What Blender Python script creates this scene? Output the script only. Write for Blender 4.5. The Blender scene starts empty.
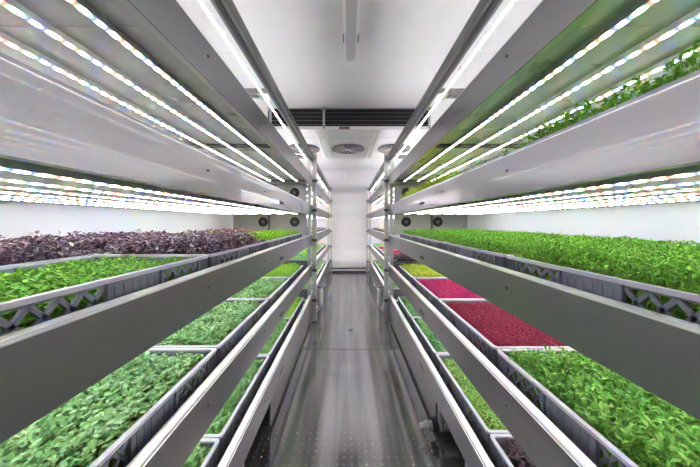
import bpy, math, random
import numpy as np
random.seed(7)
rng = np.random.default_rng(11)
PI = math.pi
scn = bpy.context.scene
COL = scn.collection
CAM_Z = 1.14
F_PX = 260.0

# ------------------------------------------------------------------ materials
def new_mat(name):
    m = bpy.data.materials.new(name); m.use_nodes = True
    nt = m.node_tree
    return m, nt, nt.nodes, nt.links, nt.nodes['Principled BSDF']

def simple(name, col, rough=.5, metal=0.0, spec=.5, bump=None, vary=None):
    m, nt, N, L, b = new_mat(name)
    b.inputs['Base Color'].default_value = (*col, 1)
    b.inputs['Roughness'].default_value = rough
    b.inputs['Metallic'].default_value = metal
    b.inputs['Specular IOR Level'].default_value = spec
    tc = N.new('ShaderNodeTexCoord')
    if vary:
        amt, scale = vary
        mp = N.new('ShaderNodeMapping'); L.new(tc.outputs['Object'], mp.inputs[0])
        mp.inputs['Scale'].default_value = scale
        nz = N.new('ShaderNodeTexNoise'); nz.inputs['Scale'].default_value = 1; nz.inputs['Detail'].default_value = 4
        L.new(mp.outputs[0], nz.inputs['Vector'])
        mr = N.new('ShaderNodeMapRange'); L.new(nz.outputs['Fac'], mr.inputs['Value'])
        mr.inputs['From Min'].default_value = .3; mr.inputs['From Max'].default_value = .7
        mr.inputs['To Min'].default_value = 1 - amt; mr.inputs['To Max'].default_value = 1 + amt
        mx = N.new('ShaderNodeMix'); mx.data_type = 'RGBA'; mx.blend_type = 'MULTIPLY'
        mx.inputs['Factor'].default_value = 1
        mx.inputs['A'].default_value = (*col, 1)
        L.new(mr.outputs[0], mx.inputs['B'])
        L.new(mx.outputs['Result'], b.inputs['Base Color'])
    if bump:
        st, sc = bump
        nz = N.new('ShaderNodeTexNoise'); nz.inputs['Scale'].default_value = sc
        L.new(tc.outputs['Object'], nz.inputs['Vector'])
        bp = N.new('ShaderNodeBump'); bp.inputs['Strength'].default_value = st; bp.inputs['Distance'].default_value = .002
        L.new(nz.outputs['Fac'], bp.inputs['Height']); L.new(bp.outputs[0], b.inputs['Normal'])
    return m

def steel(name, col, rough, rvar=.06, scale=(3, 3, 3), smudge=0.08, coat=0.0, metal=1.0):
    m, nt, N, L, b = new_mat(name)
    b.inputs['Coat Weight'].default_value = coat; b.inputs['Coat Roughness'].default_value = .035
    b.inputs['Metallic'].default_value = metal
    tc = N.new('ShaderNodeTexCoord')
    mp = N.new('ShaderNodeMapping'); mp.inputs['Scale'].default_value = scale
    L.new(tc.outputs['Object'], mp.inputs[0])
    nz = N.new('ShaderNodeTexNoise'); nz.inputs['Scale'].default_value = 1; nz.inputs['Detail'].default_value = 5
    L.new(mp.outputs[0], nz.inputs['Vector'])
    mr = N.new('ShaderNodeMapRange'); L.new(nz.outputs['Fac'], mr.inputs['Value'])
    mr.inputs['From Min'].default_value = .3; mr.inputs['From Max'].default_value = .7
    mr.inputs['To Min'].default_value = rough - rvar; mr.inputs['To Max'].default_value = rough + rvar
    L.new(mr.outputs[0], b.inputs['Roughness'])
    mr2 = N.new('ShaderNodeMapRange'); L.new(nz.outputs['Fac'], mr2.inputs['Value'])
    mr2.inputs['From Min'].default_value = .3; mr2.inputs['From Max'].default_value = .7
    mr2.inputs['To Min'].default_value = 1 - smudge; mr2.inputs['To Max'].default_value = 1 + smudge
    mx = N.new('ShaderNodeMix'); mx.data_type = 'RGBA'; mx.blend_type = 'MULTIPLY'; mx.inputs['Factor'].default_value = 1
    mx.inputs['A'].default_value = (*col, 1); L.new(mr2.outputs[0], mx.inputs['B'])
    L.new(mx.outputs['Result'], b.inputs['Base Color'])
    return m

M = {}
M['steel'] = steel('brushed_steel', (.25, .243, .257), .36, .04, (4, 1.2, 4), .05, .42)
M['lip'] = steel('rolled_steel_lip', (.80, .80, .79), .38, .05, (3, 6, 3), .10)
M['deck'] = steel('shelf_underside_steel', (.66, .67, .66), .33, .07, (6, 6, 6), .22, metal=.2)
M['rail'] = simple('grey_aluminium', (.26, .26, .255), .42, .6, vary=(.25, (30, 4, 30)))
M['post'] = simple('satin_aluminium', (.55, .55, .54), .40, .7, vary=(.12, (6, 6, 2)))
M['postdark'] = simple('dark_clamp_plastic', (.09, .09, .09), .5)
M['back'] = simple('rear_panel_grey', (.50, .49, .48), .42, .25, vary=(.08, (5, 5, 5)))
M['housing'] = simple('light_bar_housing', (.80, .80, .81), .4, .1)
M['crate'] = simple('crate_grey_plastic', (.20, .215, .26), .42, bump=(.15, 300))
M['rim'] = simple('crate_rim_plastic', (.55, .56, .62), .38)
M['black'] = simple('black_plastic', (.012, .012, .013), .45)
M['slat'] = simple('black_louvre_metal', (.13, .13, .132), .35, .3)
M['acwhite'] = simple('white_enamel', (.78, .78, .76), .30, vary=(.03, (4, 4, 4)))
M['grille'] = simple('grey_fan_grille', (.24, .24, .235), .4, .3)
M['white'] = simple('white_plastic', (.90, .90, .90), .35)
M['chrome'] = simple('chromed_metal', (.75, .75, .75), .18, 1.0)
M['brown'] = simple('brown_label', (.20, .11, .045), .5, vary=(.5, (400, 400, 400)))
M['logo'] = simple('dark_engraving', (.10, .10, .10), .6)
M['tube'] = simple('frosted_diffuser', (.55, .55, .54), .45)

# far wall / side walls
def wall_mat(name, col, amt, scale, rough=.45):
    return simple(name, col, rough, vary=(amt, scale))
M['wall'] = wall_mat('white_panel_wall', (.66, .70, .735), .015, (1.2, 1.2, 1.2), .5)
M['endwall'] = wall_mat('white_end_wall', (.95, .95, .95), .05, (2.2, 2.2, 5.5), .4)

def ceiling_mat():
    m, nt, N, L, b = new_mat('white_ceiling_panels')
    b.inputs['Roughness'].default_value = .38
    tc = N.new('ShaderNodeTexCoord'); sx = N.new('ShaderNodeSeparateXYZ'); L.new(tc.outputs['Object'], sx.inputs[0])
    # panel seams across the room every 0.62 m
    md = N.new('ShaderNodeMath'); md.operation = 'PINGPONG'; md.inputs[1].default_value = .31; L.new(sx.outputs['Y'], md.inputs[0])
    lt = N.new('ShaderNodeMath'); lt.operation = 'LESS_THAN'; lt.inputs[1].default_value = .0025; L.new(md.outputs[0], lt.inputs[0])
    nz = N.new('ShaderNodeTexNoise'); nz.inputs['Scale'].default_value = 1
    mp = N.new('ShaderNodeMapping'); mp.inputs['Scale'].default_value = (5, .8, 1); L.new(tc.outputs['Object'], mp.inputs[0]); L.new(mp.outputs[0], nz.inputs['Vector'])
    cr = N.new('ShaderNodeMix'); cr.data_type = 'RGBA'
    cr.inputs['A'].default_value = (.80, .815, .81, 1); cr.inputs['B'].default_value = (.88, .89, .885, 1)
    L.new(nz.outputs['Fac'], cr.inputs['Factor'])
    mx = N.new('ShaderNodeMix'); mx.data_type = 'RGBA'; mx.inputs['B'].default_value = (.70, .70, .70, 1)
    L.new(cr.outputs['Result'], mx.inputs['A']); L.new(lt.outputs[0], mx.inputs['Factor'])
    L.new(mx.outputs['Result'], b.inputs['Base Color'])
    return m
M['ceiling'] = ceiling_mat()

def floor_mat():
    m, nt, N, L, b = new_mat('studded_dark_metal_floor')
    tc = N.new('ShaderNodeTexCoord'); sx = N.new('ShaderNodeSeparateXYZ'); L.new(tc.outputs['Object'], sx.inputs[0])
    P = .0365
    def cell(ax):
        a = N.new('ShaderNodeMath'); a.operation = 'DIVIDE'; a.inputs[1].default_value = P; L.new(sx.outputs[ax], a.inputs[0])
        f = N.new('ShaderNodeMath'); f.operation = 'FRACT'; L.new(a.outputs[0], f.inputs[0])
        s = N.new('ShaderNodeMath'); s.operation = 'SUBTRACT'; s.inputs[1].default_value = .5; L.new(f.outputs[0], s.inputs[0])
        q = N.new('ShaderNodeMath'); q.operation = 'POWER'; q.inputs[1].default_value = 2; L.new(s.outputs[0], q.inputs[0])
        return q
    ad = N.new('ShaderNodeMath'); ad.operation = 'ADD'; L.new(cell('X').outputs[0], ad.inputs[0]); L.new(cell('Y').outputs[0], ad.inputs[1])
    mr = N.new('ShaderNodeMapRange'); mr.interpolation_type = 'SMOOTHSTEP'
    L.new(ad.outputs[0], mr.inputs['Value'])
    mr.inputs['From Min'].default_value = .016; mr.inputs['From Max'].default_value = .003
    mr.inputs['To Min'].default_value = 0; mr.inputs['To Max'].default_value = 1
    mp = N.new('ShaderNodeMapping'); mp.inputs['Scale'].default_value = (14, .7, 1); L.new(tc.outputs['Object'], mp.inputs[0])
    nz = N.new('ShaderNodeTexNoise'); nz.inputs['Scale'].default_value = 1; nz.inputs['Detail'].default_value = 5; L.new(mp.outputs[0], nz.inputs['Vector'])
    base = N.new('ShaderNodeValToRGB'); L.new(nz.outputs['Fac'], base.inputs[0])
    base.color_ramp.elements[0].position = .3; base.color_ramp.elements[0].color = (.34, .335, .34, 1)
    base.color_ramp.elements[1].position = .72; base.color_ramp.elements[1].color = (.66, .655, .665, 1)
    mx = N.new('ShaderNodeMix'); mx.data_type = 'RGBA'; mx.inputs['B'].default_value = (.95, .95, .95, 1)  # stud tops coloured lighter to stand in for LED glints
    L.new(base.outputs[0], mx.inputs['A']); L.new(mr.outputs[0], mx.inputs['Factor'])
    L.new(mx.outputs['Result'], b.inputs['Base Color'])
    rr = N.new('ShaderNodeMapRange'); L.new(nz.outputs['Fac'], rr.inputs['Value'])
    rr.inputs['To Min'].default_value = .07; rr.inputs['To Max'].default_value = .20
    L.new(rr.outputs[0], b.inputs['Roughness'])
    b.inputs['Metallic'].default_value = .9
    b.inputs['Specular IOR Level'].default_value = .8
    bp = N.new('ShaderNodeBump'); bp.inputs['Strength'].default_value = .6; bp.inputs['Distance'].default_value = .003
    L.new(mr.outputs[0], bp.inputs['Height']); L.new(bp.outputs[0], b.inputs['Normal'])
    return m
M['floor'] = floor_mat()

def perf_mat():
    m, nt, N, L, b = new_mat('perforated_dark_sheet')
    tc = N.new('ShaderNodeTexCoord'); sx = N.new('ShaderNodeSeparateXYZ'); L.new(tc.outputs['Object'], sx.inputs[0])
    P = .010
    def cell(ax):
        a = N.new('ShaderNodeMath'); a.operation = 'DIVIDE'; a.inputs[1].default_value = P; L.new(sx.outputs[ax], a.inputs[0])
        f = N.new('ShaderNodeMath'); f.operation = 'FRACT'; L.new(a.outputs[0], f.inputs[0])
        s = N.new('ShaderNodeMath'); s.operation = 'SUBTRACT'; s.inputs[1].default_value = .5; L.new(f.outputs[0], s.inputs[0])
        q = N.new('ShaderNodeMath'); q.operation = 'POWER'; q.inputs[1].default_value = 2; L.new(s.outputs[0], q.inputs[0])
        return q
    ad = N.new('ShaderNodeMath'); ad.operation = 'ADD'; L.new(cell('Y').outputs[0], ad.inputs[0]); L.new(cell('Z').outputs[0], ad.inputs[1])
    mr = N.new('ShaderNodeMapRange'); L.new(ad.outputs[0], mr.inputs['Value'])
    mr.inputs['From Min'].default_value = .10; mr.inputs['From Max'].default_value = .06
    mx = N.new('ShaderNodeMix'); mx.data_type = 'RGBA'
    mx.inputs['A'].default_value = (.20, .20, .20, 1); mx.inputs['B'].default_value = (.01, .01, .01, 1)
    L.new(mr.outputs[0], mx.inputs['Factor']); L.new(mx.outputs['Result'], b.inputs['Base Color'])
    b.inputs['Roughness'].default_value = .35; b.inputs['Metallic'].default_value = .5
    return m
M['perf'] = perf_mat()

DIODE = .033
def led_mat(name, strength, floor_=.012):
    """row of separate diodes along local Y behind a clear lens, four colours in turn"""
    m, nt, N, L, b = new_mat(name)
    tc = N.new('ShaderNodeTexCoord'); sx = N.new('ShaderNodeSeparateXYZ'); L.new(tc.outputs['Object'], sx.inputs[0])
    d = N.new('ShaderNodeMath'); d.operation = 'DIVIDE'; d.inputs[1].default_value = DIODE; L.new(sx.outputs['Y'], d.inputs[0])
    fr = N.new('ShaderNodeMath'); fr.operation = 'FRACT'; L.new(d.outputs[0], fr.inputs[0])
    fl = N.new('ShaderNodeMath'); fl.operation = 'FLOOR'; L.new(d.outputs[0], fl.inputs[0])
    m4 = N.new('ShaderNodeMath'); m4.operation = 'FLOORED_MODULO'; m4.inputs[1].default_value = 4; L.new(fl.outputs[0], m4.inputs[0])
    q4 = N.new('ShaderNodeMath'); q4.operation = 'DIVIDE'; q4.inputs[1].default_value = 4; L.new(m4.outputs[0], q4.inputs[0])
    ad = N.new('ShaderNodeMath'); ad.operation = 'ADD'; ad.inputs[1].default_value = .05; L.new(q4.outputs[0], ad.inputs[0])
    cr = N.new('ShaderNodeValToRGB'); cr.color_ramp.interpolation = 'CONSTANT'
    e = cr.color_ramp.elements
    cols = [(.30, .36, 1.45, 1), (1.0, .95, .66, 1), (1.15, .38, .28, 1), (.52, 1.15, .58, 1)]
    e[0].position = 0; e[0].color = cols[0]; e[1].position = .25; e[1].color = cols[1]
    x = e.new(.5); x.color = cols[2]; x = e.new(.75); x.color = cols[3]
    L.new(ad.outputs[0], cr.inputs[0])
    s = N.new('ShaderNodeMath'); s.operation = 'SUBTRACT'; s.inputs[1].default_value = .5; L.new(fr.outputs[0], s.inputs[0])
    a = N.new('ShaderNodeMath'); a.operation = 'ABSOLUTE'; L.new(s.outputs[0], a.inputs[0])
    mr = N.new('ShaderNodeMapRange'); mr.interpolation_type = 'SMOOTHSTEP'; L.new(a.outputs[0], mr.inputs['Value'])
    mr.inputs['From Min'].default_value = .04; mr.inputs['From Max'].default_value = .46
    mr.inputs['To Min'].default_value = 1; mr.inputs['To Max'].default_value = .0
    pw = N.new('ShaderNodeMath'); pw.operation = 'POWER'; pw.inputs[1].default_value = 2.2; L.new(mr.outputs[0], pw.inputs[0])
    fo = N.new('ShaderNodeMath'); fo.operation = 'ADD'; fo.inputs[1].default_value = floor_; L.new(pw.outputs[0], fo.inputs[0])
    mu = N.new('ShaderNodeMath'); mu.operation = 'MULTIPLY'; mu.inputs[1].default_value = strength; L.new(fo.outputs[0], mu.inputs[0])
    em = N.new('ShaderNodeEmission'); L.new(cr.outputs[0], em.inputs['Color']); L.new(mu.outputs[0], em.inputs['Strength'])
    L.new(em.outputs[0], N['Material Output'].inputs['Surface'])
    return m
M['led'] = led_mat('grow_light_diodes', 68.0, .016)
M['ledfar'] = led_mat('far_grow_light_diodes', 105.0, .03)
M['tubeled'] = led_mat('tube_ceiling_fill_glow', 26.0, .10)  # all-round glow is made up to light the ceiling
M['tubefar'] = led_mat('far_tube_ceiling_fill_glow', 36.0, .15)

def leaf_mat(name, stops, rough=.45, trans=.12):
    m, nt, N, L, b = new_mat(name)
    at = N.new('ShaderNodeAttribute'); at.attribute_name = 'rnd'
    cr = N.new('ShaderNodeValToRGB'); L.new(at.outputs['Fac'], cr.inputs[0])
    e = cr.color_ramp.elements
    e[0].position = 0; e[0].color = (*stops[0], 1); e[1].position = 1; e[1].color = (*stops[-1], 1)
    for i, c in enumerate(stops[1:-1]):
        x = e.new((i + 1) / (len(stops) - 1)); x.color = (*c, 1)
    L.new(cr.outputs[0], b.inputs['Base Color'])
    b.inputs['Roughness'].default_value = rough
    b.inputs['Specular IOR Level'].default_value = .35
    tr = N.new('ShaderNodeBsdfTranslucent'); L.new(cr.outputs[0], tr.inputs['Color'])
    ms = N.new('ShaderNodeMixShader'); ms.inputs[0].default_value = trans
    L.new(b.outputs[0], ms.inputs[1]); L.new(tr.outputs[0], ms.inputs[2])
    L.new(ms.outputs[0], N['Material Output'].inputs['Surface'])
    return m

# ------------------------------------------------------------------ mesh builder
class MB:
    def __init__(self, sx=1):
        self.v = []; self.f = []; self.mi = []; self.mats = []; self.sx = sx
    def _m(self, mat):
        if mat not in self.mats: self.mats.append(mat)
        return self.mats.index(mat)
    def add(self, vs, fs, mat):
        o = len(self.v); k = self._m(mat)
        self.v += [(x * self.sx, y, z) for x, y, z in vs]
        for f in fs:
            g = tuple(i + o for i in f)
            self.f.append(g[::-1] if self.sx < 0 else g); self.mi.append(k)
    def box(self, x0, x1, y0, y1, z0, z1, mat):
        vs = [(x0, y0, z0), (x1, y0, z0), (x1, y1, z0), (x0, y1, z0), (x0, y0, z1), (x1, y0, z1), (x1, y1, z1), (x0, y1, z1)]
        self.add(vs, [(0, 3, 2, 1), (4, 5, 6, 7), (0, 1, 5, 4), (1, 2, 6, 5), (2, 3, 7, 6), (3, 0, 4, 7)], mat)
    def prism_y(self, prof, y0, y1, mat):
        """closed (x,z) profile swept along y, counter-clockwise seen from -y"""
        n = len(prof)
        vs = [(x, y0, z) for x, z in prof] + [(x, y1, z) for x, z in prof]
        fs = [tuple(range(n)), tuple(range(2 * n - 1, n - 1, -1))]
        fs += [(i + n, (i + 1) % n + n, (i + 1) % n, i) for i in range(n)]
        self.add(vs, fs, mat)
    def cyl(self, p0, p1, r0, mat, r1=None, n=16):
        r1 = r0 if r1 is None else r1
        p0 = np.array(p0, float); p1 = np.array(p1, float); d = p1 - p0; d /= np.linalg.norm(d)
        a = np.array((0, 0, 1.)) if abs(d[2]) < .9 else np.array((1., 0, 0))
        u = np.cross(d, a); u /= np.linalg.norm(u); w = np.cross(d, u)
        vs = []
        for p, r in ((p0, r0), (p1, r1)):
            for i in range(n):
                t = 2 * PI * i / n
                vs.append(tuple(p + r * (math.cos(t) * u + math.sin(t) * w)))
        fs = [tuple(range(n)), tuple(range(2 * n - 1, n - 1, -1))] + [(i + n, (i + 1) % n + n, (i + 1) % n, i) for i in range(n)]
        self.add(vs, fs, mat)
    def tube(self, pts, r, mat, n=8):
        for a, b in zip(pts[:-1], pts[1:]): self.cyl(a, b, r, mat, n=n)
    def torus(self, c, R, r, axis, mat, n=28, k=8):
        ax = {'x': 0, 'y': 1, 'z': 2}[axis]; o1, o2 = [i for i in range(3) if i != ax]
        vs = []; fs = []
        for i in range(n):
            t = 2 * PI * i / n
            for j in range(k):
                q = 2 * PI * j / k; rr = R + r * math.cos(q)
                p = [0, 0, 0]; p[o1] = c[o1] + rr * math.cos(t); p[o2] = c[o2] + rr * math.sin(t); p[ax] = c[ax] + r * math.sin(q)
                vs.append(tuple(p))
        for i in range(n):
            for j in range(k):
                fs.append((i * k + j, ((i + 1) % n) * k + j, ((i + 1) % n) * k + (j + 1) % k, i * k + (j + 1) % k))
        self.add(vs, fs, mat)
    def build(self, name, parent=None, loc=(0, 0, 0), smooth=False):
        me = bpy.data.meshes.new(name); me.from_pydata(self.v, [], self.f)
        for m in self.mats: me.materials.append(m)
        me.polygons.foreach_set('material_index', self.mi)
        if smooth:
            me.polygons.foreach_set('use_smooth', [True] * len(self.f))
            try: me.set_sharp_from_angle(angle=math.radians(35))
            except Exception: pass
        me.update()
        o = bpy.data.objects.new(name, me); o.location = loc; COL.objects.link(o)
        if parent: o.parent = parent
        return o

def tag(o, label, cat, group=None, kind=None):
    o['label'] = label
    if cat: o['category'] = cat
    if group: o['group'] = group
    if kind: o['kind'] = kind
    return o
def empty(name, loc):
    o = bpy.data.objects.new(name, None); o.location = loc; o.empty_display_size = .1; COL.objects.link(o); return o
def kids(o): return [c for c in list(COL.objects) if c.parent == o]
def copy_tree(o, ch):
    c = o.copy(); COL.objects.link(c)
    for k in ch:
        d = k.copy(); COL.objects.link(d); d.parent = c
    return c
def struct(o, label=None):
    o['kind'] = 'structure'
    if label: o['label'] = label
    return o

# ------------------------------------------------------------------ the room
XL, XR = -1.345, 1.395
Y0, Y1 = -1.3, 6.05
ZC = 1.14 + 1.21
b = MB(); b.box(XL - .1, XR + .1, Y0 - .1, Y1 + .1, -.1, 0, M['floor'])
struct(b.build('floor'))
b = MB(); b.box(XL - .1, XR + .1, Y0 - .1, Y1 + .1, ZC, ZC + .1, M['ceiling'])
struct(b.build('ceiling'))
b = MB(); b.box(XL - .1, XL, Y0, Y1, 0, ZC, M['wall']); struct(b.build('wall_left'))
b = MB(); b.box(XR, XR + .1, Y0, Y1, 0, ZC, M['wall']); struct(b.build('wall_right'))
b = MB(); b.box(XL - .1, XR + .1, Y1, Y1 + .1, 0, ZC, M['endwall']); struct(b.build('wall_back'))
b = MB(); b.box(XL - .1, XR + .1, Y0 - .1, Y0, 0, ZC, M['wall']); struct(b.build('wall_front'))
b = MB(); b.box(-.50, .47, Y1 - .012, Y1 - .001, .055, .078, M['black']); struct(b.build('baseboard_back'))

# ------------------------------------------------------------------ racks
TOPS = [CAM_Z + t for t in (.530, .195, -.147, -.491, -.835)]   # top edge of each side beam, upper shelf first
FH = .115
LED_U = (.110, .245, .380, .520, .655, .790)
DEPTH = .905
def make_rack(side, s, W, y0, y1, near, label):
    root = empty('growing_rack', (s * W, 0, 0))
    tag(root, label, 'rack', 'steel growing racks')
    ledy0, ledy1 = y0 + .06, y1 - (.32 if near else .08)
    for ti, top in enumerate(TOPS):
        bot = top - FH
        d = MB(s)
        d.box(.003, DEPTH, y0, y1, top - .100, top - .096, M['deck'])
        for yy in np.arange(y0 + .25, y1 - .3, .62):               # stiffening folds of the sheet
            d.box(.05, DEPTH - .02, yy, yy + .004, top - .102, top - .100, M['deck'])
        deck = d.build('shelf', root)
        f = MB(s)                                                  # aisle side beam: plate, bottom flange, top channel
        f.box(0, .003, y0, y1, bot, top - .002, M['steel'])
        f.box(0, .0035, y0, y1, top - .002, top, M['lip'])
        f.box(.003, .020, y0, y1, bot, bot + .003, M['lip'])
        f.prism_y([(.003, top - .012), (.0085, top - .012), (.0085, top - .0035), (.003, top - .0035)], y0, y1, M['black'])
        f.prism_y([(.0085, top - .030), (.037, top - .030), (.037, top - .002), (.034, top + .001), (.0115, top + .001), (.0085, top - .002)], y0, y1, M['lip'])
        for yy in (.76, 1.28, 2.2) if near else (3.6, 4.6, 5.5):
            f.cyl((.001, yy, top - .045), (-.004, yy, top - .045), .0035, M['postdark'], n=10)
        if near:                                                   # overlapping splice plate near the rack's end
            f.box(-.0015, 0, 2.30, y1, bot + .001, top - .004, M['steel'])
        f.build('side_beam', deck)
        r = MB(s); r.box(DEPTH - .003, DEPTH, y0, y1, bot, top, M['steel']); r.box(DEPTH - .03, DEPTH - .003, y0, y1, top - .02, top, M['lip'])
        r.build('rear_beam', deck)
        if ti < 4:
            for u in LED_U:
                g = MB(s)
                g.box(u - .009, u + .009, ledy0, ledy1, bot + .001, top - .100, M['housing'])
                g.box(u - .0034, u + .0034, ledy0, ledy1, bot - .002, bot + .001, M['led' if near else 'ledfar'])
                g.build('grow_light', deck)
            for yy in ((1.45, ledy1 + .02) if near else (4.4, ledy1 + .02)):
                c = MB(s)
                c.box(.02, DEPTH - .003, yy - .018, yy - .014, bot + .002, top - .1, M['rail'])
                c.box(.02, DEPTH - .003, yy + .014, yy + .018, bot + .002, top - .1, M['rail'])
                c.box(.02, DEPTH - .003, yy - .018, yy + .018, bot + .008, bot + .011, M['rail'])
                c.build('crossbar', deck)
        if near and ti > 0:                                        # engraved word on the beam
            cu = bpy.data.curves.new('t', 'FONT'); cu.body = 'infarm'; cu.size = .036; cu.extrude = .0006
            cu.resolution_u = 2
            to = bpy.data.objects.new('t', cu); COL.objects.link(to)
            bpy.context.view_layer.update()
            me = bpy.data.meshes.new_from_object(to); COL.objects.unlink(to); bpy.data.objects.remove(to)
            lo = bpy.data.objects.new('lettering', me); COL.objects.link(lo)
            me.materials.clear(); me.materials.append(M['logo'])
            # reads along the aisle, upright, facing the aisle
            yy = 1.62
            if s > 0: lo.rotation_euler = (PI / 2, 0, -PI / 2); lo.location = (-.0006, yy + .06, top - .085)
            else: lo.rotation_euler = (PI / 2, 0, PI / 2); lo.location = (.0006, yy - .06, top - .085)
            lo.parent = deck
            lo['label'] = 'dark engraved lettering'
    # top frame
    zt = CAM_Z + .70
    t = MB(s)
    t.box(-.018, .026, y0, y1, zt, zt + .052, M['rail'])
    t.box(-.006, .014, y0, y1, zt - .003, zt, M['postdark'])
    tr = t.build('top_rail', root)
    t = MB(s); t.box(DEPTH - .04, DEPTH, y0, y1, zt, zt + .052, M['rail']); t.build('top_rail', root)
    for yy in ((1.47, y1 - .06) if near else (4.5, y1 - .06)):
        c = MB(s); c.box(.026, DEPTH - .04, yy - .03, yy - .008, zt + .012, zt + .04, M['rail'])
        c.box(.026, DEPTH - .04, yy + .008, yy + .03, zt + .012, zt + .04, M['rail'])
        c.box(.03, .09, yy - .035, yy + .035, zt + .006, zt + .012, M['post'])
        c.build('crossbar', tr)
    for u in (.057, .2, .34, .5, .64, .79):  # top strips reshaped as all-round tubes, added light for the ceiling
        g = MB(s)
        g.cyl((u, ledy0, zt - .003), (u, y1 - .05, zt - .003), .0050, M['tubeled' if near else 'tubefar'], n=8)
        for yy in np.arange(ledy0, y1 - .05, .72):
            g.box(u - .007, u + .007, yy - .012, yy + .012, zt + .001, zt + .012, M['housing'])
        g.build('grow_light', tr)
    # posts
    ends = [y1 + .025] + ([] if not near else [y0 - .02])
    for yy in ends:
        p = MB(s)
        p.box(-.050, -.003, yy - .02, yy + .02, 0, zt + .08, M['post'])
        po = p.build('post', root)
        for top in TOPS:
            q = MB(s); q.box(-.052, -.0025, yy - .022, yy + .022, top - .075, top - .045, M['postdark']); q.build('clamp', po)
        q = MB(s); q.box(-.056, .0, yy - .027, yy + .027, 0, .014, M['rail']); q.build('foot_plate', po)
        p = MB(s); p.box(.012, .052, yy - .018, yy + .022, 0, zt, M['post']); p.build('post', root)
        p = MB(s); p.box(DEPTH - .045, DEPTH - .005, yy - .018, yy + .022, 0, zt, M['post']); p.build('post', root)
        p = MB(s); p.box(.46, .475, yy - .1, yy - .085, 0.4, TOPS[0] - .1, M['postdark']); p.build('rear_bar', root)
    # feet
    for yy in ((1.05,) if near else (3.5, 4.7)):
        for u in (.012, DEPTH - .03):
            p = MB(s)
            p.box(u, u + .018, yy - .009, yy + .009, .03, TOPS[4] - .1, M['post'])
            p.cyl((u + .009, yy, .02), (u + .009, yy, .05), .014, M['white'], n=14)
            p.cyl((u + .009, yy, 0), (u + .009, yy, .02), .026, M['white'], r1=.016, n=18)
            p.build('foot', root, smooth=True)
    # perforated skirt under the lowest shelf
    k = MB(s); k.box(.014, .018, 1.42 if near else y0 + .1, y1, .035, TOPS[4] - FH + .004, M['perf'])
    k.box(.010, .022, 1.42 if near else y0 + .1, y1, .026, .035, M['rail'])
    k.build('skirt', root)
    # rear panels with fans closing the tier ends
    if near:
        for ti in (1, 2):
            z0 = TOPS[ti] - .094; z1 = TOPS[ti - 1] - FH + .014
            yy = 2.93
            p = MB(s); p.box(.055, DEPTH - .05, yy, yy + .012, z0, z1, M['back'])
            p.box(.06, DEPTH - .06, yy - .03, yy, z0, TOPS[ti] + .002, M['white'])
            pn = p.build('fan_panel', root)
            for u in (.19, .545):
                zc = TOPS[ti] + .148 if ti == 2 else TOPS[ti] + .135
                q = MB(s)
                q.cyl((u, yy - .006, zc), (u, yy + .004, zc), .054, M['black'], n=32)
                q.torus((u, yy - .008, zc), .047, .006, 'y', M['black'])
                q.torus((u, yy - .009, zc), .031, .004, 'y', M['black'])
                q.cyl((u, yy - .013, zc), (u, yy - .003, zc), .016, M['black'], n=20)
                for j in range(10):
                    a = 2 * PI * j / 10
                    q.cyl((u + .012 * math.cos(a), yy - .008, zc + .012 * math.sin(a)),
                          (u + .047 * math.cos(a + .35), yy - .008, zc + .047 * math.sin(a + .35)), .0030, M['rail'], n=6)
                q.cyl((u, yy - .015, zc), (u, yy - .013, zc), .009, M['post'], n=16)
                q.build('fan', pn, smooth=True)
    return root

WL, WR = .41, .465
make_rack('left', -1, WL, -.30, 2.96, True, 'tall steel growing rack left of the aisle, nearest the camera, with pale cress crates')
make_rack('right', 1, WR, -.30, 2.96, True, 'tall steel growing rack right of the aisle, nearest the camera, holding crimson and magenta seedlings')
make_rack('left', -1, WL, 3.04, 5.86, False, 'far steel growing rack left of the aisle, reaching to the white end wall')
make_rack('right', 1, WR, 3.04, 5.86, False, 'far steel growing rack right of the aisle, reaching to the white end wall')

# ------------------------------------------------------------------ crates
CL, CW, CH = .594, .394, .131
def rrect(hx, hy, r, n=5):
    pts = []
    for cx, cy, a0 in ((hx - r, hy - r, 0), (-hx + r, hy - r, PI / 2), (-hx + r, -hy + r, PI), (hx - r, -hy + r, 3 * PI / 2)):
        for i in range(n):
            a = a0 + (PI / 2) * i / (n - 1)
            pts.append((cx + r * math.cos(a), cy + r * math.sin(a)))
    return pts
def ring(mb, o, i, z0, z1, mat):
    n = len(o)
    vs = [(x, y, z0) for x, y in o] + [(x, y, z1) for x, y in o] + [(x, y, z1) for x, y in i] + [(x, y, z0) for x, y in i]
    fs = []
    for k in range(n):
        j = (k + 1) % n
        for a, c in ((0, 1), (1, 2), (2, 3), (3, 0)):
            fs.append((a * n + k, a * n + j, c * n + j, c * n + k))
    mb.add(vs, fs, mat)

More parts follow.
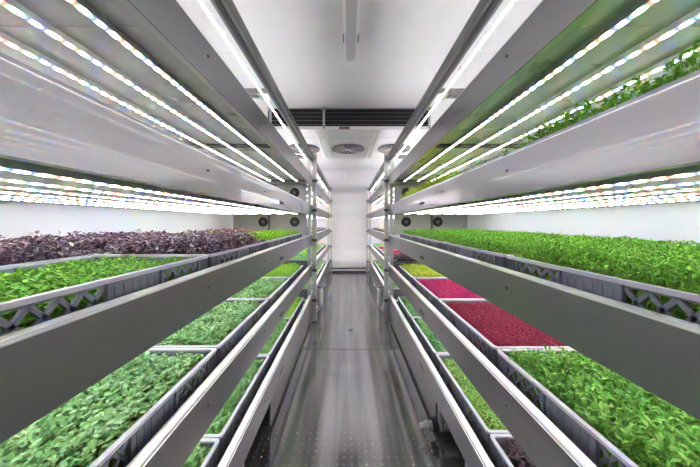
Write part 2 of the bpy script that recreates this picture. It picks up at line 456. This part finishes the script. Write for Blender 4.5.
def make_crate():
    hx, hy = CW / 2, CL / 2
    b = MB()
    bx, by = hx - .010, hy - .010
    b.box(-bx, bx, -by, by, 0, .004, M['crate'])
    # short end walls with a hand slot
    for e in (-1, 1):
        y0, y1 = sorted((e * by, e * (by - .003)))
        b.box(-bx, bx, y0, y1, .004, .075, M['crate'])
        b.box(-bx, -.05, y0, y1, .075, .105, M['crate']); b.box(.05, bx, y0, y1, .075, .105, M['crate'])
        b.box(-bx, bx, y0, y1, .105, CH - .006, M['crate'])
        for x in (-.13, -.09, .09, .13, -.06, .06):
            yy0, yy1 = sorted((e * by, e * (by + .005)))
            b.box(x - .0015, x + .0015, yy0, yy1, .01, CH - .008, M['crate'])
        yy0, yy1 = sorted((e * by, e * (by + .007)))
        b.box(-.055, .055, yy0, yy1, .104, .110, M['crate'])
    # corner pillars with ribs
    for ex in (-1, 1):
        for ey in (-1, 1):
            x0, x1 = sorted((ex * bx, ex * (bx - .004)))
            ya, yb = sorted((ey * by, ey * (by - .045)))
            b.box(x0, x1, ya, yb, .004, CH - .006, M['crate'])
            for t in (.004, .016, .030, .044):
                xa, xb = sorted((ex * bx, ex * (bx + .006))); yc = ey * (by - t)
                b.box(xa, xb, yc - .0015, yc + .0015, .004, CH - .006, M['crate'])
    crate = b.build('crop_crate')
    r = MB()
    ring(r, rrect(hx, hy, .016), rrect(hx - .0125, hy - .0125, .010), CH - .006, CH, M['rim'])
    ring(r, rrect(hx - .0005, hy - .0005, .016), rrect(hx - .003, hy - .003, .014), CH - .009, CH - .006, M['rim'])
    r.build('rim', crate)
    for ex in (-1, 1):
        p = MB()
        def bx_(u0, u1, ya, yb, za, zb):
            xa, xb = sorted((ex * u0, ex * u1)); p.box(xa, xb, ya, yb, za, zb, M['crate'])
        ylim = by - .047
        bx_(bx - .003, bx, -ylim, ylim, .004, .022)
        bx_(bx - .003, bx, -ylim, ylim, CH - .015, CH - .006)
        bx_(bx - .003, bx, -.075, .075, .022, CH - .015)            # solid middle
        for yy in np.linspace(-.055, .055, 6): bx_(bx, bx + .0015, yy - .001, yy + .001, .01, CH - .02)
        for yy in (-.075, .075, -ylim + .001, ylim - .001): bx_(bx - .003, bx + .007, yy - .003, yy + .003, .004, CH - .006)
        for (ya, yb) in ((-ylim, -.078), (.078, ylim)):            # crossing lattice bars
            z0, z1 = .022, CH - .015
            n = 4; w = (yb - ya) / n; t = .0042
            for c in range(n):
                c0, c1 = ya + c * w, ya + (c + 1) * w
                for half in (0, 1):
                    za = z0 + half * (z1 - z0) / 2; zb = za + (z1 - z0) / 2
                    for (q0, q1) in (((c0, za), (c1, zb)), ((c0, zb), (c1, za))):
                        dy, dz = q1[0] - q0[0], q1[1] - q0[1]; l = math.hypot(dy, dz); ny, nz = -dz / l * t, dy / l * t
                        xo, xi = ex * (bx + .001), ex * (bx - .004)
                        c4 = [(q0[0] + ny, q0[1] + nz), (q0[0] - ny, q0[1] - nz), (q1[0] - ny, q1[1] - nz), (q1[0] + ny, q1[1] + nz)]
                        vs = [(xo, y, z) for y, z in c4] + [(xi, y, z) for y, z in c4]
                        p.add(vs, [(0, 1, 2, 3), (7, 6, 5, 4), (0, 4, 5, 1), (1, 5, 6, 2), (2, 6, 7, 3), (3, 7, 4, 0)], M['crate'])
        p.build('lattice_side', crate)
    return crate

# ------------------------------------------------------------------ crops
soil_g = simple('root_mat_olive', (.30, .26, .07), .8, bump=(.6, 120), vary=(.5, (60, 60, 60)))
soil_w = simple('root_mat_pale', (.5, .5, .45), .8)
soil_d = simple('root_mat_brown', (.10, .065, .03), .85, bump=(.6, 120), vary=(.4, (60, 60, 60)))

def crop_mesh(name, n, H, hv, leaf, aspect, nl, tilt, spread, leafm, stemm, soilm, base=.055, clump=.0, bulge=.0, tufts=0.0, rise=.0):
    """a cut-ready mat of seedlings: n stems with nl leaves each on a root mat. Returns mesh data"""
    hx, hy = CW / 2 - .020, CL / 2 - .020
    r = np.random.default_rng(abs(hash(name)) % 1000 if False else sum(map(ord, name)))
    g = int(math.sqrt(n * hx / hy)); gy = n // g
    X, Y = np.meshgrid(np.linspace(-hx, hx, g), np.linspace(-hy, hy, gy))
    X = X.ravel() + r.normal(0, hx / g * .9, X.size); Y = Y.ravel() + r.normal(0, hy / gy * .9, Y.size)
    X = np.clip(X, -hx - .004, hx + .004); Y = np.clip(Y, -hy - .004, hy + .004)
    N_ = X.size
    und = np.zeros(N_)
    for k in range(6):
        fx, fy, ph = r.uniform(15, 60), r.uniform(15, 60), r.uniform(0, 6.28)
        und += np.sin(X * fx + ph) * np.cos(Y * fy + ph * 2)
    und /= 3
    h = H * (1 + hv * r.normal(0, 1, N_).clip(-2, 2) + clump * und)
    edge = np.minimum(1, np.minimum((hx - np.abs(X)) / .03, (hy - np.abs(Y)) / .03).clip(0, 1) * .35 + .65)
    h = h * (edge if bulge >= 0 else 1)
    lean = r.normal(0, .18, (N_, 2)) * H
    top = np.stack([X + lean[:, 0], Y + lean[:, 1], base + h], 1)
    bot = np.stack([X, Y, np.full(N_, base - .002)], 1)
    V = []; Fq = []; RND = []; MI = []
    # stems: one narrow quad each
    a = r.uniform(0, 2 * PI, N_); sw = .0008 + .0003 * r.random(N_)
    dx = np.stack([np.cos(a) * sw, np.sin(a) * sw, np.zeros(N_)], 1)
    V.append(np.stack([bot - dx, bot + dx, top + dx * .6, top - dx * .6], 1).reshape(-1, 3))
    Fq.append(np.arange(N_ * 4).reshape(-1, 4)); RND.append(r.random(N_)); MI.append(np.ones(N_, int))
    off = N_ * 4
    for j in range(nl):
        az = a + 2 * PI * j / nl + r.normal(0, .3, N_)
        tl = tilt + r.normal(0, spread, N_)                       # elevation of the leaf
        L = leaf * r.uniform(.65, 1.25, N_); Wd = L * aspect * .5
        lv = np.zeros(N_) if j < 2 else -rise * r.random(N_) * h
        o = top + np.stack([np.zeros(N_), np.zeros(N_), lv], 1)
        d = np.stack([np.cos(az) * np.cos(tl), np.sin(az) * np.cos(tl), np.sin(tl)], 1)
        w = np.stack([-np.sin(az), np.cos(az), np.zeros(N_)], 1)
        up = np.cross(d, w)
        up *= np.sign(up[:, 2:3] + 1e-9)
        c1 = o + d * (L * .32)[:, None]; c2 = o + d * (L * .72)[:, None]
        tip = o + d * L[:, None] - up * (L * .12)[:, None]
        fold = up * (L * .10)[:, None]
        p = [o, c1 + w * (Wd * .85)[:, None] + fold, c2 + w * Wd[:, None] * .85 + fold * .6, tip,
             c2 - w * Wd[:, None] * .85 + fold * .6, c1 - w * (Wd * .85)[:, None] + fold]
        V.append(np.stack(p, 1).reshape(-1, 3))
        idx = off + np.arange(N_)[:, None] * 6
        q1 = np.hstack([idx, idx + 1, idx + 2, idx + 3]); q2 = np.hstack([idx, idx + 3, idx + 4, idx + 5])
        Fq += [q1, q2]
        rn = (r.random(N_) * .7 + .3 * (und * .5 + .5)).clip(0, 1)
        RND += [rn, rn]; MI += [np.zeros(N_, int)] * 2
        off += N_ * 6
    V = np.concatenate(V); inx, iny = CW / 2 - .0155, CL / 2 - .0155; low = V[:, 2] < CH + .003
    V[low, 0] = V[low, 0].clip(-inx, inx); V[low, 1] = V[low, 1].clip(-iny, iny); Fq = np.concatenate(Fq); RND = np.concatenate(RND); MI = np.concatenate(MI)
    # root mat block
    sx_, sy_ = CW / 2 - .016, CL / 2 - .016
    bv = np.array([(x, y, z) for z in (.006, base) for x, y in ((-sx_, -sy_), (sx_, -sy_), (sx_, sy_), (-sx_, sy_))])
    bf = np.array([(0, 3, 2, 1), (4, 5, 6, 7), (0, 1, 5, 4), (1, 2, 6, 5), (2, 3, 7, 6), (3, 0, 4, 7)]) + len(V)
    V = np.concatenate([V, bv]); Fq = np.concatenate([Fq, bf]); RND = np.concatenate([RND, np.full(6, .5)]); MI = np.concatenate([MI, np.full(6, 2)])
    me = bpy.data.meshes.new(name)
    me.vertices.add(len(V)); me.vertices.foreach_set('co', V.astype(np.float32).ravel())
    me.loops.add(Fq.size); me.loops.foreach_set('vertex_index', Fq.astype(np.int32).ravel())
    me.polygons.add(len(Fq)); me.polygons.foreach_set('loop_start', np.arange(0, Fq.size, 4, dtype=np.int32))
    me.materials.append(leafm); me.materials.append(stemm); me.materials.append(soilm)
    me.update(calc_edges=True)
    me.polygons.foreach_set('material_index', MI.astype(np.int32))
    at = me.attributes.new('rnd', 'FLOAT', 'FACE'); at.data.foreach_set('value', RND.astype(np.float32))
    me.update()
    return me

def st(name, c, c2=None): return leaf_mat(name, [c, c2 or c], .5, .2)
S_green = st('stem_pale_green', (.32, .50, .10), (.45, .60, .18))
S_white = st('stem_whitish', (.55, .60, .38), (.60, .66, .45))
S_brown = st('stem_brown', (.36, .22, .07), (.48, .38, .12))
S_red = st('stem_crimson', (.42, .02, .08), (.55, .05, .14))
S_purple = st('stem_purple', (.13, .04, .07), (.20, .10, .10))
L_bright = leaf_mat('leaf_bright_green', [(.07, .24, .015), (.17, .46, .035), (.30, .62, .08)])
L_cress = leaf_mat('leaf_pale_green', [(.08, .25, .05), (.25, .52, .18), (.52, .78, .42)])
L_pale = leaf_mat('leaf_bounce_whitened', [(.42, .48, .36), (.55, .60, .48), (.68, .72, .6)])  # unseen leaves whitened so the shelf underside above reflects grey
L_radish = leaf_mat('leaf_mid_green', [(.09, .28, .06), (.20, .46, .13), (.34, .60, .26)])
L_dense = leaf_mat('leaf_grass_green', [(.045, .17, .012), (.18, .48, .035), (.36, .70, .10)])
L_pea = leaf_mat('leaf_blue_green', [(.05, .20, .02), (.16, .44, .05), (.34, .60, .15)])
L_lime = leaf_mat('leaf_lime', [(.40, .58, .02), (.60, .75, .05), (.72, .82, .12)])
L_limeg = leaf_mat('leaf_fresh_green', [(.22, .55, .03), (.36, .72, .06), (.52, .82, .12)])
L_crim = leaf_mat('leaf_crimson', [(.20, .012, .035), (.36, .025, .075), (.50, .06, .13)])
L_mag = leaf_mat('leaf_magenta', [(.42, .008, .10), (.66, .02, .20), (.80, .12, .33)])
L_purp = leaf_mat('leaf_purple', [(.05, .025, .04), (.15, .085, .12), (.34, .26, .31), (.62, .56, .60)], .35, .08)
L_dpurp = leaf_mat('leaf_dark_purple', [(.015, .008, .012), (.05, .025, .035), (.15, .10, .12)], .35, .05)
L_must = leaf_mat('leaf_yellow_green', [(.16, .40, .06), (.30, .58, .12), (.46, .70, .24)])
L_pink = leaf_mat('leaf_rosy', [(.30, .12, .10), (.50, .22, .20), (.45, .50, .20)])

#                       n     H     hv   leaf  asp  nl tilt spr
CROP = {
 'bright': (crop_mesh('bright', 5200, .058, .14, .0125, .62, 3, .25, .40, L_bright, S_green, soil_g, .052, .10, rise=.35), 'bright green microgreens'),
 'cress':  (crop_mesh('cress', 4600, .064, .15, .0150, .75, 2, .22, .42, L_cress, S_brown, soil_g, .050, .14), 'pale green cress seedlings'),
 'radish': (crop_mesh('radish', 3600, .066, .14, .0165, .70, 3, .30, .45, L_radish, S_white, soil_g, .050, .12, rise=.30), 'leafy mid green radish seedlings'),
 'dense':  (crop_mesh('dense', 6400, .090, .13, .0115, .45, 4, .45, .50, L_dense, S_green, soil_g, .055, .10, rise=.55), 'dense grass green seedlings'),
 'low':    (crop_mesh('low', 3000, .045, .12, .0125, .60, 2, .25, .40, L_bright, S_green, soil_g, .050), 'short green seedlings'),
 'shortcress': (crop_mesh('shortcress', 4000, .040, .10, .0115, .75, 2, .22, .35, L_pale, S_brown, soil_w, .045), 'short unseen bounce-whitened seedlings'),
 'pea':    (crop_mesh('pea', 5000, .078, .16, .0145, .50, 4, .40, .55, L_pea, S_green, soil_g, .050, .14, rise=.45), 'tangled green pea shoots'),
 'lime':   (crop_mesh('lime', 5200, .085, .10, .0105, .60, 2, .30, .40, L_lime, S_green, soil_g, .055), 'lime yellow seedlings'),
 'fresh':  (crop_mesh('fresh', 5200, .085, .12, .0115, .50, 3, .40, .45, L_limeg, S_green, soil_g, .055, rise=.4), 'fresh light green seedlings'),
 'crimson':(crop_mesh('crimson', 9000, .066, .06, .0080, .50, 2, .40, .40, L_crim, S_red, soil_d, .055, .05), 'dark crimson amaranth seedlings'),
 'magenta':(crop_mesh('magenta', 9000, .066, .06, .0080, .50, 2, .40, .40, L_mag, S_red, soil_d, .055, .05), 'bright magenta amaranth seedlings'),
 'purple': (crop_mesh('purple', 2600, .098, .17, .0185, .62, 4, .20, .45, L_purp, S_purple, soil_d, .055, .12, rise=.40), 'bushy purple basil seedlings'),
 'dark':   (crop_mesh('dark', 3000, .068, .18, .0170, .60, 4, .30, .50, L_dpurp, S_purple, soil_d, .050, .12, rise=.40), 'blackish purple seedlings'),
 'mustard':(crop_mesh('mustard', 5200, .062, .10, .0110, .60, 2, .35, .40, L_must, S_brown, soil_g, .050, .12), 'yellow green mustard seedlings'),
 'sprouts':(crop_mesh('sprouts', 3200, .100, .20, .0135, .55, 5, .40, .55, L_dense, S_green, soil_g, .055, .15, rise=.75), 'tall grass green seedlings'),
 'limetall':(crop_mesh('limetall', 3000, .112, .15, .0130, .60, 4, .40, .55, L_lime, S_green, soil_g, .055, .12, rise=.6), 'tall lime yellow seedlings'),
 'rosy':   (crop_mesh('rosy', 3000, .095, .12, .0150, .60, 4, .30, .50, L_pink, S_red, soil_d, .055, rise=.4), 'rosy red and green seedlings'),
}

crate0 = make_crate(); crate_ch = kids(crate0); first = [True]
ORD = ['nearest', 'second', 'third', 'farthest']
TIERN = {1: 'upper', 2: 'eye level', 3: 'waist level', 4: 'lowest'}
def place(side, ti, row, k, y_start, crop, far=False):
    s, W, gap = (-1, WL, .060) if side == 'left' else (1, WR, .065)
    x = s * (W + gap + CW / 2 + row * (CW + .012))
    y = y_start + k * .60 + .30
    z = TOPS[ti] - .096
    if first[0]: c = crate0; first[0] = False
    else: c = copy_tree(crate0, crate_ch)
    c.location = (x, y, z)
    me, crop_name = CROP[crop]
    rn = '' if ti != 2 else (' front row' if row == 0 else ' back row')
    rack = ('far ' if far else '') + side
    where = f'{ORD[k]} on {TIERN[ti]} shelf{rn}, {rack} rack'
    cw = crop_name.split()
    tag(c, f'grey lattice crate of {crop_name.split(" ", 1)[0]} {cw[-1]}, {where}', 'crate', 'grey plastic growing crates')
    g = bpy.data.objects.new('microgreens', me); COL.objects.link(g)
    g.location = (x, y, z + .0005)
    if (k + row + ti) % 2: g.rotation_euler = (0, 0, PI)
    tag(g, f'{crop_name}, {where}', 'microgreens', kind='stuff')

plan = {
 ('left', 1, 0): (.30, ['shortcress', 'shortcress', 'shortcress', 'shortcress']),
 ('left', 2, 0): (.29, ['bright', 'purple', 'fresh', 'fresh']),
 ('left', 2, 1): (.29, ['purple', 'purple', 'fresh', 'rosy']),
 ('left', 3, 0): (.345, ['cress', 'cress', 'cress', 'fresh']),
 ('left', 4, 0): (.365, ['radish', 'radish', 'radish', 'fresh']),
 ('right', 1, 0): (.28, ['sprouts', 'pea', 'limetall', 'limetall']),
 ('right', 2, 0): (.285, ['dense', 'dense', 'dense', 'dense']),
 ('right', 2, 1): (.285, ['dense', 'dense', 'dense', 'dense']),
 ('right', 3, 0): (.338, ['pea', 'crimson', 'magenta', 'lime']),
 ('right', 4, 0): (.385, ['dark', 'mustard', 'radish', 'radish']),
}
for (side, ti, row), (ys, crops) in plan.items():
    for k, c in enumerate(crops): place(side, ti, row, k, ys, c)
farplan = {
 ('left', 2): ['rosy', 'fresh', 'bright', 'bright'], ('left', 3): ['radish', 'fresh', 'cress', 'cress'], ('left', 4): ['cress', 'radish', 'radish', 'radish'],
 ('right', 2): ['mustard', 'mustard', 'bright', 'bright'], ('right', 3): ['dark', 'crimson', 'crimson', 'bright'], ('right', 4): ['radish', 'radish', 'bright', 'bright'],
}
for (side, ti), crops in farplan.items():
    for k, c in enumerate(crops): place(side, ti, 0, k, 3.12, c, True)

# ------------------------------------------------------------------ cooling unit under the ceiling
YA, YB, ZB = 2.76, 4.05, CAM_Z + .99
root = empty('cooling_unit', (0, YA, ZC))
tag(root, 'white ceiling cooling unit with black louvres and round fan grilles above the aisle', 'air conditioner')
b = MB(); x0, x1 = -.86, .87
b.box(x0, x1, .03, YB - YA, ZB - ZC, -.001, M['acwhite'])
b.box(x0, x1, -.002, .03, ZB - ZC - .006, ZB - ZC + .026, M['acwhite'])
for x in (-.345, -.245, .275, .345):      # raised folds of the underside sheet
    b.prism_y([(x - .016, ZB - ZC), (x - .009, ZB - ZC - .008), (x + .009, ZB - ZC - .008), (x + .016, ZB - ZC)], .08, YB - YA - .02, M['acwhite'])
b.box(x0, x1, .30, .303, ZB - ZC - .0015, ZB - ZC, M['grille'])
b.build('casing', root)
g = MB(); g.box(x0 + .005, x1 - .005, .022, .03, ZB - ZC + .026, -.004, M['black'])
for i in range(5):
    z = ZB - ZC + .040 + i * .042
    g.prism_y([(0, 0), (1, 0), (1, 1), (0, 1)], 0, 0, M['slat']) if False else None
    vs = [(x0, .0, z), (x1, .0, z), (x1, .020, z + .010), (x0, .020, z + .010), (x0, .0, z + .004), (x1, .0, z + .004), (x1, .020, z + .014), (x0, .020, z + .014)]
    g.add(vs, [(0, 3, 2, 1), (4, 5, 6, 7), (0, 1, 5, 4), (1, 2, 6, 5), (2, 3, 7, 6), (3, 0, 4, 7)], M['slat'])
g.build('louvre', root)
for x in (-.60, .005, .62):
    g = MB(); R = .215; yc = 3.50 - YA; zz = ZB - ZC
    g.cyl((x, yc, zz - .012), (x, yc, zz + .002), R, M['grille'], n=48)
    for rr in np.linspace(.03, R, 9): g.torus((x, yc, zz - .016), rr, .0035, 'z', M['slat'], n=40, k=6)
    for j in range(8):
        a = PI * j / 8
        g.cyl((x - R * math.cos(a), yc - R * math.sin(a), zz - .018), (x + R * math.cos(a), yc + R * math.sin(a), zz - .018), .003, M['post'], n=6)
    g.build('fan_grille', root)
for x in (-.255, .86, -.82):
    g = MB(); g.box(x - .012, x + .012, -.018, -.008, ZB - ZC - .004, -.002, M['post'])
    g.box(x - .022, x + .022, -.018, -.002, -.03, -.002, M['post']); g.cyl((x, -.018, ZB - ZC + .012), (x, -.026, ZB - ZC + .012), .008, M['postdark'], n=12)
    g.build('bracket', root)
g = MB(); g.box(-.095, .020, -.006, -.002, ZB - ZC - .006, ZB - ZC + .020, M['brown']); g.build('sticker', root)['label'] = 'small brown sticker'

# drain spout on the end wall
b = MB(); b.cyl((.035, 5.99, CAM_Z + 1.165), (.035, Y1 - .001, CAM_Z + 1.165), .016, M['white'], n=12)
b.cyl((.035, 5.96, CAM_Z + .99), (.035, 5.96, CAM_Z + 1.17), .022, M['white'], n=16); b.cyl((.035, 5.96, CAM_Z + 1.16), (.035, 6.0, CAM_Z + 1.16), .018, M['white'], n=12)
tag(b.build('drain_spout', smooth=True), 'small white downturned spout high on the white end wall', 'pipe')

# ceiling light
root = empty('ceiling_light', (.018, 1.2, ZC))
tag(root, 'long unlit grey batten light under the ceiling above the aisle', 'ceiling light')
def capsule(mb, hw, y0, y1, z0, z1, mat, n=8):
    o = []
    for cy, a0 in ((y1 - hw, 0), (y0 + hw, PI)):
        for i in range(n + 1):
            a = a0 + PI * i / n; o.append((hw * math.cos(a), cy + hw * math.sin(a)))
    k = len(o)
    inn = [(x * .8, y if True else y) for x, y in o]
    vs = [(x, y, z1) for x, y in o] + [(x, y, (z0 + z1) / 2) for x, y in o] + [(x * .8, y, z0) for x, y in o]
    fs = [tuple(range(k))] + [(a * k + i, (a + 1) * k + i, (a + 1) * k + (i + 1) % k, a * k + (i + 1) % k) for a in (0, 1) for i in range(k)] + [tuple(range(3 * k - 1, 2 * k - 1, -1))]
    mb.add(vs, fs, mat)
b = MB(); capsule(b, .044, -.62, .64, -.045, -.001, M['acwhite']); b.build('housing', root, smooth=True)
b = MB(); capsule(b, .036, -.60, .62, -.085, -.044, M['tube']); b.build('diffuser', root, smooth=True)
for yy in (-.3, .1, .45):
    for e in (-1, 1):
        b = MB(); b.box(*sorted((e * .042, e * .050)), yy - .02, yy + .02, -.06, -.03, M['grille']); b.build('clip', root)

# ------------------------------------------------------------------ small things near the floor
def canister(x, y, side, e):
    zt = TOPS[4] - .012
    b = MB()
    b.cyl((0, 0, -.03), (0, 0, 0), .026, M['rail'], n=20)
    b.cyl((0, 0, -.24), (0, 0, -.03), .038, M['white'], n=24)
    b.cyl((0, 0, -.26), (0, 0, -.24), .028, M['white'], r1=.038, n=24)
    b.box(*sorted((e * .025, e * .040)), -.012, .012, -.02, -.008, M['rail'])
    o = b.build('filter_canister', loc=(x, y, zt), smooth=True)
    tag(o, f'white canister hung on the lowest shelf beam on the {side} side of the aisle', 'filter', 'white canisters under the racks')
canister(-WL + .041, 3.44, 'left', -1); canister(WR - .041, 3.44, 'right', 1)

v = empty('drain_valve', (WR + .022, 1.375, .066))
tag(v, 'chrome and black drain valve sticking out low under the lowest right shelf', 'valve')
b = MB(); b.cyl((-.015, 0, 0), (.09, 0, 0), .026, M['post'], n=24); b.cyl((.09, 0, 0), (.13, 0, 0), .030, M['black'], n=24)
b.cyl((.0, 0, 0), (.012, 0, 0), .031, M['chrome'], n=6); b.build('body', v, smooth=True)
b = MB(); b.cyl((-.045, 0, 0), (-.015, 0, 0), .034, M['black'], n=24); b.torus((-.030, 0, 0), .033, .005, 'x', M['black']); b.build('collar', v, smooth=True)
b = MB(); b.cyl((-.085, 0, 0), (-.045, 0, 0), .022, M['post'], n=20); b.cyl((-.105, 0, 0), (-.085, 0, 0), .014, M['white'], n=16)
b.torus((-.066, 0, 0), .022, .004, 'x', M['chrome']); b.build('spindle', v, smooth=True)
b = MB(); b.box(-.008, .008, -.012, .012, .026, TOPS[4] - .115 - .062 + .012, M['post']); b.build('bracket', v)

# black cable along the foot of the end wall
pts = []
for i in range(25):
    t = i / 24; x = -.55 + 1.05 * t
    pts.append((x, 5.86 + .05 * math.sin(t * 3.0) + .03 * t, .016))
b = MB(); b.tube(pts, .014, M['black'])
tag(b.build('cable', smooth=True), 'thick black cable lying along the foot of the white end wall', 'cable')
# floor drain plug
b = MB(); b.cyl((0, 0, 0), (0, 0, .004), .022, M['postdark'], n=24); b.cyl((0, 0, .004), (0, 0, .006), .013, M['post'], n=18)
tag(b.build('floor_plug', loc=(.03, 2.74, 0), smooth=True), 'small round metal plug in the middle of the dark aisle floor', 'plug')
b = MB(); b.box(-.42, .48, 2.327, 2.331, 0, .0012, M['postdark']); struct(b.build('trim_1'))
# two black pipes at the end of the waist level shelf, right rack
for i, zz in enumerate((.045, .095)):
    b = MB(); b.cyl((WR + .07, 2.84 + i * .01, TOPS[3] - .02 + zz), (WR + .45, 2.84 + i * .01, TOPS[3] - .02 + zz), .012, M['black'], n=14)
    tag(b.build('pipe', smooth=True), 'black crosswise pipe behind the lime seedlings, ' + ('lower' if i == 0 else 'upper') + ' of the two', 'pipe', 'black pipes behind the lime crate')

# ------------------------------------------------------------------ world, camera, view
w = bpy.data.worlds.new('world'); scn.world = w; w.use_nodes = True
w.node_tree.nodes['Background'].inputs[0].default_value = (.5, .5, .5, 1); w.node_tree.nodes['Background'].inputs[1].default_value = .2
cd = bpy.data.cameras.new('camera'); cam = bpy.data.objects.new('camera', cd); COL.objects.link(cam)
cam.location = (0, 0, CAM_Z); cam.rotation_euler = (PI / 2, 0, 0)
cd.sensor_width = 36; cd.lens = 36 * F_PX / 700
cd.shift_x = 2 / 700; cd.shift_y = -11.5 / 700
cd.clip_start = .02
scn.camera = cam
scn.view_settings.view_transform = 'Standard'; scn.view_settings.look = 'None'
scn.view_settings.gamma = 1; scn.view_settings.exposure = 0.42
scn.view_settings.use_curve_mapping = False
c = scn.cycles
c.use_light_tree = True; c.use_denoising = True
c.max_bounces = 8; c.diffuse_bounces = 4; c.glossy_bounces = 5; c.transmission_bounces = 3
c.sample_clamp_indirect = 6; c.caustics_reflective = False; c.caustics_refractive = False
